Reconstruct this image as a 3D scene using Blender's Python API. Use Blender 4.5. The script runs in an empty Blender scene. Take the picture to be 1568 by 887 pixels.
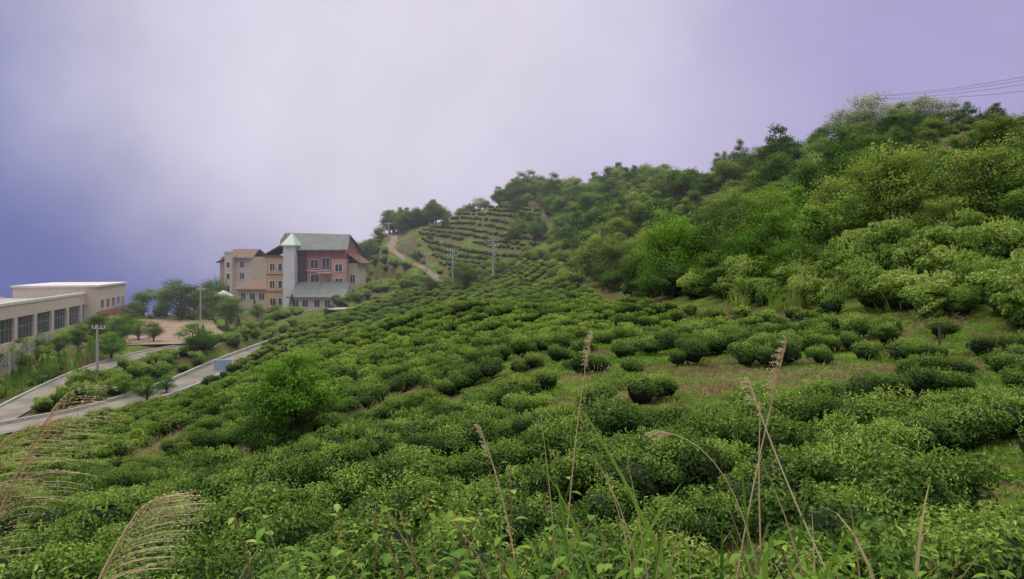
import bpy, math, numpy as np
from mathutils import Vector, Matrix
rng=np.random.default_rng(11)
scene=bpy.context.scene
scene.view_settings.view_transform='Standard'
scene.view_settings.look='None'
scene.view_settings.exposure=0
F=1220.0
# pixel column, pixel row and depth -> world metres; eye point is the origin
def S(u,v,d): return ((u-784)/F*d, d, (400-v)/F*d)

# ------------------------------------------------------------------ terrain
ctrl=[S(1340,760,11),S(1500,860,8),S(1540,740,11),S(965,595,21),S(780,545,31),S(700,475,60),S(740,435,100),
S(1480,610,17),S(1150,610,19),S(450,700,24),S(600,860,10),S(100,870,12),S(0,800,18),S(150,680,42),S(300,612,64),
S(560,560,42),S(430,560,62),S(500,492,88),S(620,455,103),S(560,372,165),S(620,360,172),S(820,308,170),S(720,326,168),
S(760,352,148),S(800,400,122),S(850,430,90),S(960,465,60),S(960,430,75),S(1000,282,135),S(1000,380,85),S(1200,240,95),
S(1200,358,60),S(1320,226,80),S(1440,210,66),S(1568,200,62),S(1568,285,46),S(1400,390,36),S(1400,515,27),S(1568,548,22),S(1150,500,38),
S(1100,440,50),S(900,305,160),
(0,0,-1.65),(0,2,-1.75),(0,3.6,-2.35),(0,6,-3.25),(3,3.6,-2.2),(-3,3.6,-2.6),(-6,5,-3.6),(6,4,-2.2),
(-10,0,-4.5),(10,0,-1.0),(-20,10,-7.8),(-40,20,-15),(0,-30,3),(30,10,0.5),(60,20,6),(64,60,12.5),
(-28,40,-10.6),(-58,60,-14),(-50,75,-10.2),(-55,95,-9.6),(-63,130,-9.2),(-80,125,-14),(-85,90,-16),(-45,140,-9),
(-65,160,-26),(-40,190,-14),(-100,60,-32),(-20,225,-12),(10,235,-8),(45,200,-6),(60,110,6),(-35,125,-7.9),(-48,108,-9.0),(-40,100,-9.0),
(-30,145,-5.5),(-26,128,-5.0),(-35,160,-3)]
ctrl=np.array(ctrl,float)
def kern(r2): return np.sqrt(r2+9.0)
def fit(C):
    n=len(C); X=C[:,:2]/1.0
    r2=((X[:,None,:]-X[None,:,:])**2).sum(-1)
    A=np.zeros((n+3,n+3)); A[:n,:n]=kern(r2)-0.25*np.eye(n)
    A[:n,n]=1; A[:n,n+1:]=X/100; A[n,:n]=1; A[n+1:,:n]=(X/100).T
    b=np.zeros(n+3); b[:n]=C[:,2]
    return np.linalg.solve(A,b)
W=fit(ctrl)
def base_h(x,y):
    x=np.asarray(x,float); y=np.asarray(y,float); n=len(ctrl)
    out=W[n]+W[n+1]*x/100+W[n+2]*y/100
    for i in range(n):
        out=out+W[i]*kern((x-ctrl[i,0])**2+(y-ctrl[i,1])**2)
    return out
def catmull(P,step=1.5):
    P=[np.array(p,float) for p in P]; P=[2*P[0]-P[1]]+P+[2*P[-1]-P[-2]]; out=[]
    for i in range(1,len(P)-2):
        n=max(2,int(np.linalg.norm(P[i+1]-P[i])/step))
        for k in range(n):
            t=k/n
            out.append(0.5*((2*P[i])+(-P[i-1]+P[i+1])*t+(2*P[i-1]-5*P[i]+4*P[i+1]-P[i+2])*t*t+(-P[i-1]+3*P[i]-3*P[i+1]+P[i+2])*t**3))
    out.append(P[-2]); return np.array(out)
road_main=catmull([(-46,40,-13.0),(-40,48,-12.2),(-35.3,55,-11.7),(-31.7,61,-11.5),(-29.2,70,-10.9),(-27.8,80,-10.0),(-24.8,95,-8.7),(-21.7,104,-7.2),(-16.4,112,-5.2),(-12.6,116.5,-4.0)])
road_track=catmull([(-12.8,116.3,-4.0),(-11.6,120,-2.9),(-13.4,126,-1.5),(-18.0,134,0.3),(-21.6,143,2.2),(-22.6,152,3.9),(-24,162,5.2)])
road_side=catmull([(-35.0,88,-9.3),(-38,82,-9.7),(-39.6,75,-10.4),(-38.4,64,-11.1),(-37.5,57,-11.7),(-38.5,51,-12.1)])
roads=[(road_main,1.5),(road_track,0.7),(road_side,1.25)]
lot=np.array([(-58,124),(-43,121),(-38,108),(-32,97),(-34,88),(-42,86),(-47,98)],float); lot_z=-9.15
pad=np.array([(-44,118),(-26,118),(-26,136),(-44,136)],float); pad_z=-7.9
pad2=np.array([(-49,66),(-65,133),(-82,130),(-66,62)],float); pad2_z=-9.7
def seg_dist(x,y,poly,closed):
    d=np.full(x.shape,1e9); n=len(poly)
    for i in range(n if closed else n-1):
        a=poly[i][:2]; b=poly[(i+1)%n][:2]; ab=b-a
        t=np.clip(((x-a[0])*ab[0]+(y-a[1])*ab[1])/(ab@ab),0,1)
        d=np.minimum(d,np.hypot(x-a[0]-t*ab[0],y-a[1]-t*ab[1]))
    return d
def inside(x,y,poly):
    x=np.asarray(x,float); y=np.asarray(y,float); c=np.zeros(x.shape,bool); n=len(poly); j=n-1
    for i in range(n):
        xi,yi=poly[i][:2]; xj,yj=poly[j][:2]
        c^=((yi>y)!=(yj>y))&(x<(xj-xi)*(y-yi)/(yj-yi+1e-12)+xi); j=i
    return c
def road_dist(x,y):
    d=np.full(np.shape(x),1e9)
    for P,hw in roads: d=np.minimum(d,seg_dist(x,y,P,False)-hw)
    return d
def sm(t): t=np.clip(t,0,1); return t*t*(3-2*t)
def H(x,y):
    x=np.atleast_1d(np.asarray(x,float)); y=np.atleast_1d(np.asarray(y,float))
    z=base_h(x,y)
    ra=np.hypot(x,y)
    z=z+ (0.10*np.sin(x*1.1+1.3*np.sin(y*0.7))*np.sin(y*0.9+x*0.35)+0.05*np.sin(x*2.7+y*1.3)*np.sin(y*2.1-x))*np.clip(ra/12,0.2,1)
    z=z+0.35*np.sin(x*0.21+2)*np.sin(y*0.17+x*0.08)*np.clip((ra-40)/60,0,1)
    for poly,pz in ((pad2,pad2_z),(pad,pad_z),(lot,lot_z)):
        d=seg_dist(x,y,poly,True); d=np.where(inside(x,y,poly),0,d)
        w=sm(1-(d-0.8)/4); z=z*(1-w)+pz*w
    for P,hw in roads:
        bd=np.full(x.shape,1e9); bz=np.zeros(x.shape)
        for i in range(len(P)-1):
            a=P[i];b=P[i+1];ab=b[:2]-a[:2]
            t=np.clip(((x-a[0])*ab[0]+(y-a[1])*ab[1])/(ab@ab),0,1)
            d=np.hypot(x-a[0]-t*ab[0],y-a[1]-t*ab[1]); m=d<bd
            bd=np.where(m,d,bd); bz=np.where(m,a[2]+t*(b[2]-a[2]),bz)
        w=sm(1-(bd-hw-0.9)/2.0); z=z*(1-w)+(bz-0.03)*w
    m=np.maximum(np.maximum(-110-x,x-130),0)+np.maximum(np.maximum(-40-y,y-240),0)
    return z*np.exp(-m/150)-0.3*m
def h1(x,y): return float(H(x,y)[0])

# ------------------------------------------------------------------ node helpers
def newmat(name):
    m=bpy.data.materials.new(name); m.use_nodes=True; nt=m.node_tree; nt.nodes.clear()
    return m,nt,nt.nodes,nt.links
def ramp(N,stops):
    r=N.new('ShaderNodeValToRGB'); e=r.color_ramp.elements
    while len(e)<len(stops): e.new(0.5)
    for i,(p,c) in enumerate(stops): e[i].position=p; e[i].color=(*c,1)
    return r
def noise(N,L,vec,scale,detail=5,rough=0.6):
    n=N.new('ShaderNodeTexNoise'); n.inputs['Scale'].default_value=scale; n.inputs['Detail'].default_value=detail; n.inputs['Roughness'].default_value=rough
    L.new(vec,n.inputs['Vector']); return n
def mat_simple(name,c1,c2,scale=3,rough=0.8,bump=0.2,metal=0,spec=0.3):
    m,nt,N,L=newmat(name)
    tc=N.new('ShaderNodeTexCoord'); n=noise(N,L,tc.outputs['Object'],scale)
    r=ramp(N,[(0.3,c1),(0.7,c2)]); L.new(n.outputs['Fac'],r.inputs['Fac'])
    p=N.new('ShaderNodeBsdfPrincipled'); p.inputs['Roughness'].default_value=rough; p.inputs['Metallic'].default_value=metal; p.inputs['Specular IOR Level'].default_value=spec
    L.new(r.outputs['Color'],p.inputs['Base Color'])
    b=N.new('ShaderNodeBump'); b.inputs['Strength'].default_value=bump; b.inputs['Distance'].default_value=0.02
    n2=noise(N,L,tc.outputs['Object'],scale*8); L.new(n2.outputs['Fac'],b.inputs['Height']); L.new(b.outputs['Normal'],p.inputs['Normal'])
    o=N.new('ShaderNodeOutputMaterial'); L.new(p.outputs[0],o.inputs[0]); return m
def mat_leaf(name,stops,transl=0.3,rough=0.5,spec=0.3,patch=0.08):
    m,nt,N,L=newmat(name)
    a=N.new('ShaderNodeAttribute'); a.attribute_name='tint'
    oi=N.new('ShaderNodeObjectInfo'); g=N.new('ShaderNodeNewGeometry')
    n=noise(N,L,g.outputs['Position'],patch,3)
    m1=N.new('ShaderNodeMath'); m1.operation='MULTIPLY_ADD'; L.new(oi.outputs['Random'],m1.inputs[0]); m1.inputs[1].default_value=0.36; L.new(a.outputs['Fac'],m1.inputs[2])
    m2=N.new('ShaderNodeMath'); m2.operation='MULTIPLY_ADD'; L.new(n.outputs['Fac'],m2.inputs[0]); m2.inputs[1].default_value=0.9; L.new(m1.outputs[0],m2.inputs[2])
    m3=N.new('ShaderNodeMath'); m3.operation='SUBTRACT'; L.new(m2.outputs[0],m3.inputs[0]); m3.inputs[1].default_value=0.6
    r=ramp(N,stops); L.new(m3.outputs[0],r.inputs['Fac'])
    p=N.new('ShaderNodeBsdfPrincipled'); p.inputs['Roughness'].default_value=rough; p.inputs['Specular IOR Level'].default_value=spec
    L.new(r.outputs['Color'],p.inputs['Base Color'])
    t=N.new('ShaderNodeBsdfTranslucent'); L.new(r.outputs['Color'],t.inputs['Color'])
    mx=N.new('ShaderNodeMixShader'); mx.inputs[0].default_value=transl; L.new(p.outputs[0],mx.inputs[1]); L.new(t.outputs[0],mx.inputs[2])
    o=N.new('ShaderNodeOutputMaterial'); L.new(mx.outputs[0],o.inputs[0]); return m

M={}
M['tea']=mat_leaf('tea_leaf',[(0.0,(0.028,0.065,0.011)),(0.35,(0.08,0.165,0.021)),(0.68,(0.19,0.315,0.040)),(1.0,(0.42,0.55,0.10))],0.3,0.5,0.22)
M['core']=mat_simple('bush_painted_shade',(0.008,0.018,0.004),(0.02,0.04,0.01),6)  # near-black colour of the inner blob stands for shade inside the bush
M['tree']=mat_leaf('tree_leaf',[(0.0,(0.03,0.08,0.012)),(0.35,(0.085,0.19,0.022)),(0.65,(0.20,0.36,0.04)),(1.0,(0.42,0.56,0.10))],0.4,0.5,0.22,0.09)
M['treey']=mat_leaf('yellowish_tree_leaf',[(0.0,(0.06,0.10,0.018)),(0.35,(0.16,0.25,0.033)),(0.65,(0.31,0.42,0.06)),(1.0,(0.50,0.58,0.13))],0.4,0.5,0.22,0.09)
M['vine']=mat_leaf('vine_leaf',[(0.0,(0.04,0.09,0.014)),(0.4,(0.13,0.245,0.028)),(0.7,(0.28,0.42,0.065)),(1.0,(0.5,0.6,0.15))],0.35,0.5,0.22,0.25)
M['fresh']=mat_leaf('fresh_leaf',[(0.0,(0.05,0.14,0.012)),(0.4,(0.15,0.32,0.025)),(0.7,(0.27,0.48,0.045)),(1.0,(0.46,0.65,0.10))],0.45,0.5,0.22)
M['conifer']=mat_leaf('conifer_leaf',[(0.0,(0.015,0.04,0.015)),(0.5,(0.035,0.09,0.028)),(1.0,(0.07,0.16,0.05))],0.1)
M['grass']=mat_leaf('grass_blade',[(0.0,(0.07,0.17,0.015)),(0.4,(0.17,0.33,0.03)),(0.75,(0.32,0.44,0.07)),(1.0,(0.52,0.46,0.2))],0.4,0.6,0.15,0.2)
M['dry']=mat_leaf('dry_grass_blade',[(0.0,(0.2,0.14,0.06)),(0.5,(0.42,0.33,0.16)),(1.0,(0.62,0.52,0.28))],0.35)
M['plume']=mat_leaf('plume_fibre',[(0.0,(0.6,0.47,0.25)),(0.5,(0.8,0.68,0.41)),(1.0,(0.9,0.83,0.6))],0.4)
M['blossom']=mat_leaf('pale_leaf',[(0.0,(0.14,0.2,0.07)),(0.4,(0.32,0.4,0.16)),(0.7,(0.58,0.6,0.4)),(1.0,(0.78,0.77,0.62))],0.4)
M['bark']=mat_simple('bark',(0.06,0.05,0.035),(0.16,0.13,0.09),8,0.9,0.6)
M['redstem']=mat_simple('weed_stem',(0.2,0.07,0.035),(0.24,0.17,0.06),8,0.7,0.2)
M['greenstem']=mat_simple('green_stem',(0.12,0.2,0.03),(0.2,0.26,0.06),8,0.7,0.2)

# ground
def ground_mat():
    m,nt,N,L=newmat('hillside_ground')
    g=N.new('ShaderNodeNewGeometry'); P=g.outputs['Position']
    n1=noise(N,L,P,0.35,8,0.65); n2=noise(N,L,P,1.6,8,0.7); n3=noise(N,L,P,14,4,0.7)
    grass=ramp(N,[(0.25,(0.05,0.09,0.018)),(0.48,(0.12,0.21,0.03)),(0.66,(0.23,0.35,0.05)),(0.85,(0.36,0.37,0.12))]); L.new(n2.outputs['Fac'],grass.inputs['Fac'])
    soil=ramp(N,[(0.3,(0.08,0.05,0.028)),(0.6,(0.20,0.13,0.075)),(0.8,(0.36,0.27,0.16))]); L.new(n3.outputs['Fac'],soil.inputs['Fac'])
    ad=N.new('ShaderNodeMath'); ad.operation='MULTIPLY_ADD'; L.new(n2.outputs['Fac'],ad.inputs[0]); ad.inputs[1].default_value=0.5; L.new(n1.outputs['Fac'],ad.inputs[2])
    mr=ramp(N,[(0.70,(0,0,0)),(0.81,(1,1,1))]); L.new(ad.outputs[0],mr.inputs['Fac'])
    mx=N.new('ShaderNodeMixRGB'); L.new(mr.outputs['Color'],mx.inputs[0]); L.new(grass.outputs['Color'],mx.inputs[1]); L.new(soil.outputs['Color'],mx.inputs[2])
    m2=N.new('ShaderNodeMixRGB'); m2.blend_type='MULTIPLY'; m2.inputs[0].default_value=0.6
    r3=ramp(N,[(0.3,(0.45,0.45,0.45)),(0.65,(1.2,1.2,1.2))]); L.new(n3.outputs['Fac'],r3.inputs['Fac'])
    L.new(mx.outputs[0],m2.inputs[1]); L.new(r3.outputs['Color'],m2.inputs[2])
    p=N.new('ShaderNodeBsdfPrincipled'); p.inputs['Roughness'].default_value=0.95; p.inputs['Specular IOR Level'].default_value=0.1
    L.new(m2.outputs[0],p.inputs['Base Color'])
    b=N.new('ShaderNodeBump'); b.inputs['Strength'].default_value=0.9; b.inputs['Distance'].default_value=0.15; L.new(n3.outputs['Fac'],b.inputs['Height']); L.new(b.outputs[0],p.inputs['Normal'])
    o=N.new('ShaderNodeOutputMaterial'); L.new(p.outputs[0],o.inputs[0]); return m
M['ground']=ground_mat()
M['road']=mat_simple('road_concrete',(0.17,0.155,0.13),(0.32,0.29,0.245),0.5,0.9,0.3)
M['track']=mat_simple('track_gravel',(0.17,0.14,0.10),(0.30,0.25,0.18),0.8,0.95,0.4)
M['lot']=mat_simple('lot_gravel',(0.25,0.18,0.12),(0.38,0.29,0.21),0.35,0.95,0.4)
M['kerb']=mat_simple('kerb_concrete',(0.34,0.34,0.31),(0.55,0.54,0.5),3,0.9,0.3)
M['tan']=mat_simple('tan_render',(0.56,0.38,0.17),(0.66,0.47,0.23),1.2,0.85,0.15)
M['cream']=mat_simple('cream_render',(0.62,0.54,0.41),(0.74,0.65,0.52),1.2,0.85,0.15)
M['white']=mat_simple('white_render',(0.68,0.66,0.60),(0.82,0.80,0.74),0.8,0.8,0.1)
M['red']=mat_simple('red_brick_tile',(0.34,0.14,0.10),(0.46,0.2,0.15),2.5,0.85,0.4)
M['pink']=mat_simple('pink_render',(0.52,0.31,0.22),(0.62,0.4,0.29),1.5,0.85,0.2)
M['roof']=mat_simple('grey_roof_sheet',(0.13,0.155,0.15),(0.21,0.24,0.225),1.0,0.75,0.2)
M['brown']=mat_simple('brown_roof',(0.15,0.09,0.065),(0.25,0.15,0.11),2,0.7,0.3)
M['mint']=mat_simple('mint_cap',(0.5,0.66,0.54),(0.6,0.75,0.63),2,0.5,0.1)
M['glass']=mat_simple('dark_glass',(0.03,0.035,0.04),(0.07,0.08,0.085),1,0.2,0.0,0,0.5)
M['wood']=mat_simple('dark_wood',(0.08,0.045,0.035),(0.15,0.09,0.065),4,0.7,0.3)
M['metal']=mat_simple('galvanised_metal',(0.3,0.31,0.32),(0.45,0.46,0.47),3,0.5,0.1,0.4)
M['pole']=mat_simple('pole_concrete',(0.35,0.34,0.32),(0.5,0.48,0.45),4,0.85,0.2)
M['cable']=mat_simple('cable_sheath',(0.06,0.06,0.08),(0.11,0.11,0.13),4,0.6,0)
M['blue']=mat_simple('blue_panel',(0.3,0.42,0.55),(0.45,0.55,0.65),2,0.5,0.05)
M['rock']=mat_simple('rock',(0.12,0.11,0.1),(0.3,0.27,0.23),4,0.9,0.6)

# ------------------------------------------------------------------ mesh helpers
def link(o): scene.collection.objects.link(o); return o
def mesh_obj(name,V,Fc,mats,mi=None,tint=None,smooth=False,do_link=True):
    me=bpy.data.meshes.new(name); V=np.asarray(V,float)
    me.from_pydata(V.tolist(),[],[list(f) for f in Fc])
    for m in mats: me.materials.append(m)
    if mi is not None: me.polygons.foreach_set('material_index',np.asarray(mi,dtype=np.int32))
    if tint is not None:
        a=me.attributes.new('tint','FLOAT','POINT'); a.data.foreach_set('value',np.asarray(tint,dtype=np.float32))
    if smooth: me.polygons.foreach_set('use_smooth',np.ones(len(me.polygons),bool))
    me.update(); o=bpy.data.objects.new(name,me)
    if do_link: link(o)
    return o
class Geo:
    def __init__(s): s.V=[];s.F=[];s.M=[];s.T=[];s.n=0
    def add(s,V,Fc,mi=0,t=0.5):
        V=np.asarray(V,float).reshape(-1,3); s.V.append(V)
        s.F+= [tuple(int(i)+s.n for i in f) for f in Fc]; s.M+=[mi]*len(Fc)
        s.T.append(np.full(len(V),t) if np.isscalar(t) else np.asarray(t)); s.n+=len(V)
    def leaves(s,C,Nr,size,mi=1,tint=None,aspect=0.5,rand=0.8,r=rng):
        n=len(C); size=np.broadcast_to(size,(n,))
        nn=Nr+r.normal(0,rand,(n,3)); nn/=np.linalg.norm(nn,axis=1)[:,None]+1e-9
        a=r.normal(0,1,(n,3)); a[:,2]-=0.3; a-= (a*nn).sum(1)[:,None]*nn; a/=np.linalg.norm(a,axis=1)[:,None]+1e-9
        b=np.cross(nn,a); L=size[:,None]
        v=np.stack([C-a*L*0.5,C+b*L*aspect*0.5+nn*L*0.08-a*L*0.05,C+a*L*0.5-nn*L*0.06,C-b*L*aspect*0.5+nn*L*0.08-a*L*0.05],1).reshape(-1,3)
        idx=np.arange(4*n).reshape(n,4)+s.n
        s.V.append(v); s.F+= [tuple(q) for q in idx.tolist()]; s.M+=[mi]*n
        t=np.full(n,0.5) if tint is None else tint
        s.T.append(np.repeat(t,4)); s.n+=4*n
    def tube(s,P,R,sides=6,mi=0,t=0.5):
        P=np.asarray(P,float); n=len(P); V=[]
        for i in range(n):
            d=P[min(i+1,n-1)]-P[max(i-1,0)]; d/=np.linalg.norm(d)+1e-9
            u=np.cross(d,[0,0,1.0]) if abs(d[2])<0.95 else np.cross(d,[1.0,0,0]); u/=np.linalg.norm(u); w=np.cross(d,u)
            for k in range(sides):
                an=2*math.pi*k/sides; V.append(P[i]+R[i]*(math.cos(an)*u+math.sin(an)*w))
        Fc=[(i*sides+k,i*sides+(k+1)%sides,(i+1)*sides+(k+1)%sides,(i+1)*sides+k) for i in range(n-1) for k in range(sides)]
        Fc.append(tuple(range((n-1)*sides,n*sides))); s.add(V,Fc,mi,t)
    def ribbon(s,P,Wd,side,mi=0,t=0.5):
        P=np.asarray(P,float); n=len(P); side=np.asarray(side,float); V=[]
        for i in range(n): V+=[P[i]-side*Wd[i]/2,P[i]+side*Wd[i]/2]
        s.add(V,[(2*i,2*i+1,2*i+3,2*i+2) for i in range(n-1)],mi,t)
    def blob(s,c,r,mi=0,seg=8,rings=5,jit=0.12,rr=rng):
        V=[];Fc=[]
        for i in range(rings+1):
            th=math.pi*i/rings
            for k in range(seg):
                ph=2*math.pi*k/seg; q=1+rr.uniform(-jit,jit)
                V.append((c[0]+r[0]*math.sin(th)*math.cos(ph)*q,c[1]+r[1]*math.sin(th)*math.sin(ph)*q,c[2]+r[2]*math.cos(th)*q))
        for i in range(rings):
            for k in range(seg): Fc.append((i*seg+k,(i+1)*seg+k,(i+1)*seg+(k+1)%seg,i*seg+(k+1)%seg))
        s.add(V,Fc,mi,0.2)
    def obj(s,name,mats,do_link=True,smooth=False):
        return mesh_obj(name,np.concatenate(s.V),s.F,mats,s.M,np.concatenate(s.T),smooth,do_link)

def unit(n,r=rng):
    v=r.normal(0,1,(n,3)); return v/np.linalg.norm(v,axis=1)[:,None]

# tea bush
def tea_bush(name,nl,leaf,seed,mat='tea',ragged=0.0):
    r=np.random.default_rng(seed); g=Geo()
    for k in range(5):
        a=r.uniform(0,6.28); g.tube([(0.06*math.cos(a),0.06*math.sin(a),-0.15),(0.2*math.cos(a),0.2*math.sin(a),0.2),(0.33*math.cos(a),0.33*math.sin(a),0.5)],[0.02,0.015,0.008],5,0)
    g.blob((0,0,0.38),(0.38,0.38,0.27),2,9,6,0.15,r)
    lumps=[(0,0,0.45,0.38)]
    for k in range(9):
        a=r.uniform(0,6.28); q=r.uniform(0.15,0.42+ragged*0.2); lumps.append((q*math.cos(a),q*math.sin(a),r.uniform(0.28,0.62+ragged*0.3),r.uniform(0.16,0.28)))
    per=nl//len(lumps)
    for (x,y,z,R) in lumps:
        k=int(per*(2 if R>0.37 else 0.9)); d=unit(k,r); d[:,2]=np.abs(d[:,2])*np.where(r.random(k)<0.75,1,-0.6)
        rad=R*(1-0.28*r.random(k)**2); C=np.array([x,y,z])+d*rad[:,None]*np.array([1.1,1.1,0.85])
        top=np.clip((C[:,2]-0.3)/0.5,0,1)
        tint=0.04+0.60*top+r.normal(0,0.13,k)  # lighter new growth on top; shade painted in as darker leaves below
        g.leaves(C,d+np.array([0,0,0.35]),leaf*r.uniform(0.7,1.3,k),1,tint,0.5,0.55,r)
    for k in range(34):
        a=r.uniform(0,6.28); q=r.uniform(0,0.5); b=np.array([q*math.cos(a),q*math.sin(a),0.73-0.5*q*q+ragged*r.uniform(0,0.3)+r.uniform(0,0.05)])
        C=b+np.array([[r.normal(0,0.02),r.normal(0,0.02),0.03*j] for j in range(5)])
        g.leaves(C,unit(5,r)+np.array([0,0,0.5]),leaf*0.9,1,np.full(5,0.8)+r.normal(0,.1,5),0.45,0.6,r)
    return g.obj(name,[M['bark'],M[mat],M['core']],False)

def tree(name,Ht,Wd,nclump,per,leaf,seed,mat='tree',low=0.25,trunk=0.04,rmin=0.09,rmax=0.2,tb=0.03):
    r=np.random.default_rng(seed); g=Geo()
    lean=r.uniform(-0.1,0.1,2)*Ht
    tp=[np.array([lean[0]*t*t,lean[1]*t*t,Ht*t*0.75-0.3*(t==0)]) for t in (0,0.25,0.5,0.75,1)]
    R0=Ht*trunk
    g.tube(tp,[R0,R0*0.8,R0*0.6,R0*0.4,R0*0.2],7,0)
    for k in range(nclump):
        d=unit(1,r)[0]; q=r.uniform(0.4,1.05)
        zc=low*Ht+(1-low)*Ht*0.5
        c=np.array([d[0]*q*Wd*0.5*0.82,d[1]*q*Wd*0.5*0.82,zc+d[2]*q*(1-low)*Ht*0.42])
        c[:2]*= (1.15-0.5*max(0,(c[2]-zc)/(Ht*0.5)))
        t0=r.uniform(0.2,0.8); s=np.array([lean[0]*t0*t0,lean[1]*t0*t0,Ht*0.75*t0])
        mid=(s+c)/2+np.array([0,0,-0.05*Ht])
        g.tube([s,mid,c],[R0*0.4,R0*0.22,R0*0.07],4,0)
        R=Wd*r.uniform(rmin,rmax)*(1.15-0.3*q); k2=int(per*r.uniform(0.6,1.3))
        dd=unit(k2,r); rad=R*(0.3+1.15*r.random(k2)**0.9)
        C=c+dd*rad[:,None]*np.array([1.2,1.2,0.8])
        hh=(C[:,2]/Ht); tint=tb+0.42*hh+0.24*dd[:,2]+r.normal(0,0.12,k2)+r.uniform(-0.12,0.12)  # lighter with height and on clump tops: new growth plus painted top light
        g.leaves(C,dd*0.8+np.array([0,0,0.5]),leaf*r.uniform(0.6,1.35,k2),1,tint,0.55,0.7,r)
    return g.obj(name,[M['bark'],M[mat]],False)

def conifer(name,Ht,Wd,n,leaf,seed,mat='conifer'):
    r=np.random.default_rng(seed); g=Geo(); g.tube([(0,0,-0.2),(0,0,Ht*0.5),(0,0,Ht*0.97)],[0.05,0.03,0.01],6,0)
    t=r.random(n)**0.8; a=r.uniform(0,6.28,n); lump=1+0.18*np.sin(a*3+t*17)+0.1*np.sin(a*7-t*31)
    rad=Wd*0.5*(1-t)**0.75*lump*(0.6+0.45*r.random(n)); C=np.stack([rad*np.cos(a),rad*np.sin(a),0.08*Ht+t*Ht*0.92],1)
    g.leaves(C,np.stack([np.cos(a),np.sin(a),np.full(n,0.4)],1),leaf*r.uniform(0.7,1.3,n),1,0.3+0.3*r.random(n),0.4,0.5,r)
    return g.obj(name,[M['bark'],M[mat]],False)

def tuft(name,n,hgt,wid,seed,mat='grass',spread=0.15,tb=0.45):
    r=np.random.default_rng(seed); g=Geo()
    for k in range(n):
        a=r.uniform(0,6.28); b=np.array([r.normal(0,spread),r.normal(0,spread),-0.03]); L=hgt*r.uniform(0.5,1.2); ben=r.uniform(0.15,0.8)
        P=[b+np.array([math.cos(a)*ben*L*t*t,math.sin(a)*ben*L*t*t,L*(t-0.35*ben*t*t)]) for t in (0,0.4,0.75,1)]
        sd=np.array([-math.sin(a),math.cos(a),0.0]); w=wid*r.uniform(0.6,1.3)
        g.ribbon(P,[w,w*0.9,w*0.5,w*0.05],sd,0,tb+r.normal(0,0.18))
    return g.obj(name,[M[mat]],False)
def weedpatch(name,n,leaf,seed,mat='fresh',w=0.4,h=0.18):
    r=np.random.default_rng(seed); g=Geo(); a=r.uniform(0,6.28,n); q=w*np.sqrt(r.random(n))
    C=np.stack([q*np.cos(a),q*np.sin(a),h*r.random(n)*(1-(q/w)**2*0.7)],1)
    g.leaves(C,np.tile([0,0,1.0],(n,1)),leaf*r.uniform(0.6,1.3,n),0,0.4+r.normal(0,0.15,n),0.6,0.5,r)
    return g.obj(name,[M[mat]],False)

def coll(name,objs):
    c=bpy.data.collections.new(name)
    for o in objs: c.objects.link(o)
    return c
def scatter(name,P,scl,col,nvar,tilt=0.08):
    P=np.asarray(P,float); n=len(P)
    me=bpy.data.meshes.new(name); me.vertices.add(n); me.vertices.foreach_set('co',P.ravel())
    rot=np.stack([rng.normal(0,tilt,n),rng.normal(0,tilt,n),rng.uniform(0,6.283,n)],1)
    scl=np.asarray(scl,float)
    if scl.ndim==1: scl=np.stack([scl]*3,1)
    a=me.attributes.new('rot','FLOAT_VECTOR','POINT'); a.data.foreach_set('vector',rot.astype(np.float32).ravel())
    a=me.attributes.new('scl','FLOAT_VECTOR','POINT'); a.data.foreach_set('vector',scl.astype(np.float32).ravel())
    a=me.attributes.new('idx','INT','POINT'); a.data.foreach_set('value',rng.integers(0,nvar,n).astype(np.int32))
    o=link(bpy.data.objects.new(name,me))
    ng=bpy.data.node_groups.new(name+'_instancer','GeometryNodeTree')
    ng.interface.new_socket('Geometry',in_out='INPUT',socket_type='NodeSocketGeometry'); ng.interface.new_socket('Geometry',in_out='OUTPUT',socket_type='NodeSocketGeometry')
    N=ng.nodes; L=ng.links; gi=N.new('NodeGroupInput'); go=N.new('NodeGroupOutput')
    iop=N.new('GeometryNodeInstanceOnPoints'); ci=N.new('GeometryNodeCollectionInfo')
    ci.inputs['Collection'].default_value=col; ci.inputs['Separate Children'].default_value=True; ci.inputs['Reset Children'].default_value=True
    L.new(gi.outputs[0],iop.inputs['Points']); L.new(ci.outputs[0],iop.inputs['Instance']); iop.inputs['Pick Instance'].default_value=True
    for nm,dt,sk in (('rot','FLOAT_VECTOR','Rotation'),('scl','FLOAT_VECTOR','Scale'),('idx','INT','Instance Index')):
        na=N.new('GeometryNodeInputNamedAttribute'); na.data_type=dt; na.inputs['Name'].default_value=nm
        L.new([q for q in na.outputs if q.enabled and q.name=='Attribute'][0],iop.inputs[sk])
    L.new(iop.outputs[0],go.inputs[0])
    md=o.modifiers.new('instances','NODES'); md.node_group=ng
    return o

# ------------------------------------------------------------------ build terrain sheet
def axis(lo,hi,step,far):
    a=np.arange(lo,hi+step,step); out=[]; d=step; q=hi
    while q<far: d*=1.35; q+=d; out.append(q)
    lo_l=[]; d=step; q=lo
    while q>-far: d*=1.35; q-=d; lo_l.append(q)
    return np.concatenate([lo_l[::-1],a,out])
xs=axis(-90,75,0.8,2500); ys=axis(-8,200,0.8,2500)
X,Y=np.meshgrid(xs,ys); Z=H(X.ravel(),Y.ravel()).reshape(X.shape)
V=np.stack([X.ravel(),Y.ravel(),Z.ravel()],1); nx=len(xs); ny=len(ys)
me=bpy.data.meshes.new('ground'); 
ii,jj=np.meshgrid(np.arange(ny-1),np.arange(nx-1),indexing='ij'); b=(ii*nx+jj).ravel()
q=np.stack([b,b+1,b+nx+1,b+nx],1)
me.vertices.add(len(V)); me.vertices.foreach_set('co',V.ravel())
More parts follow.
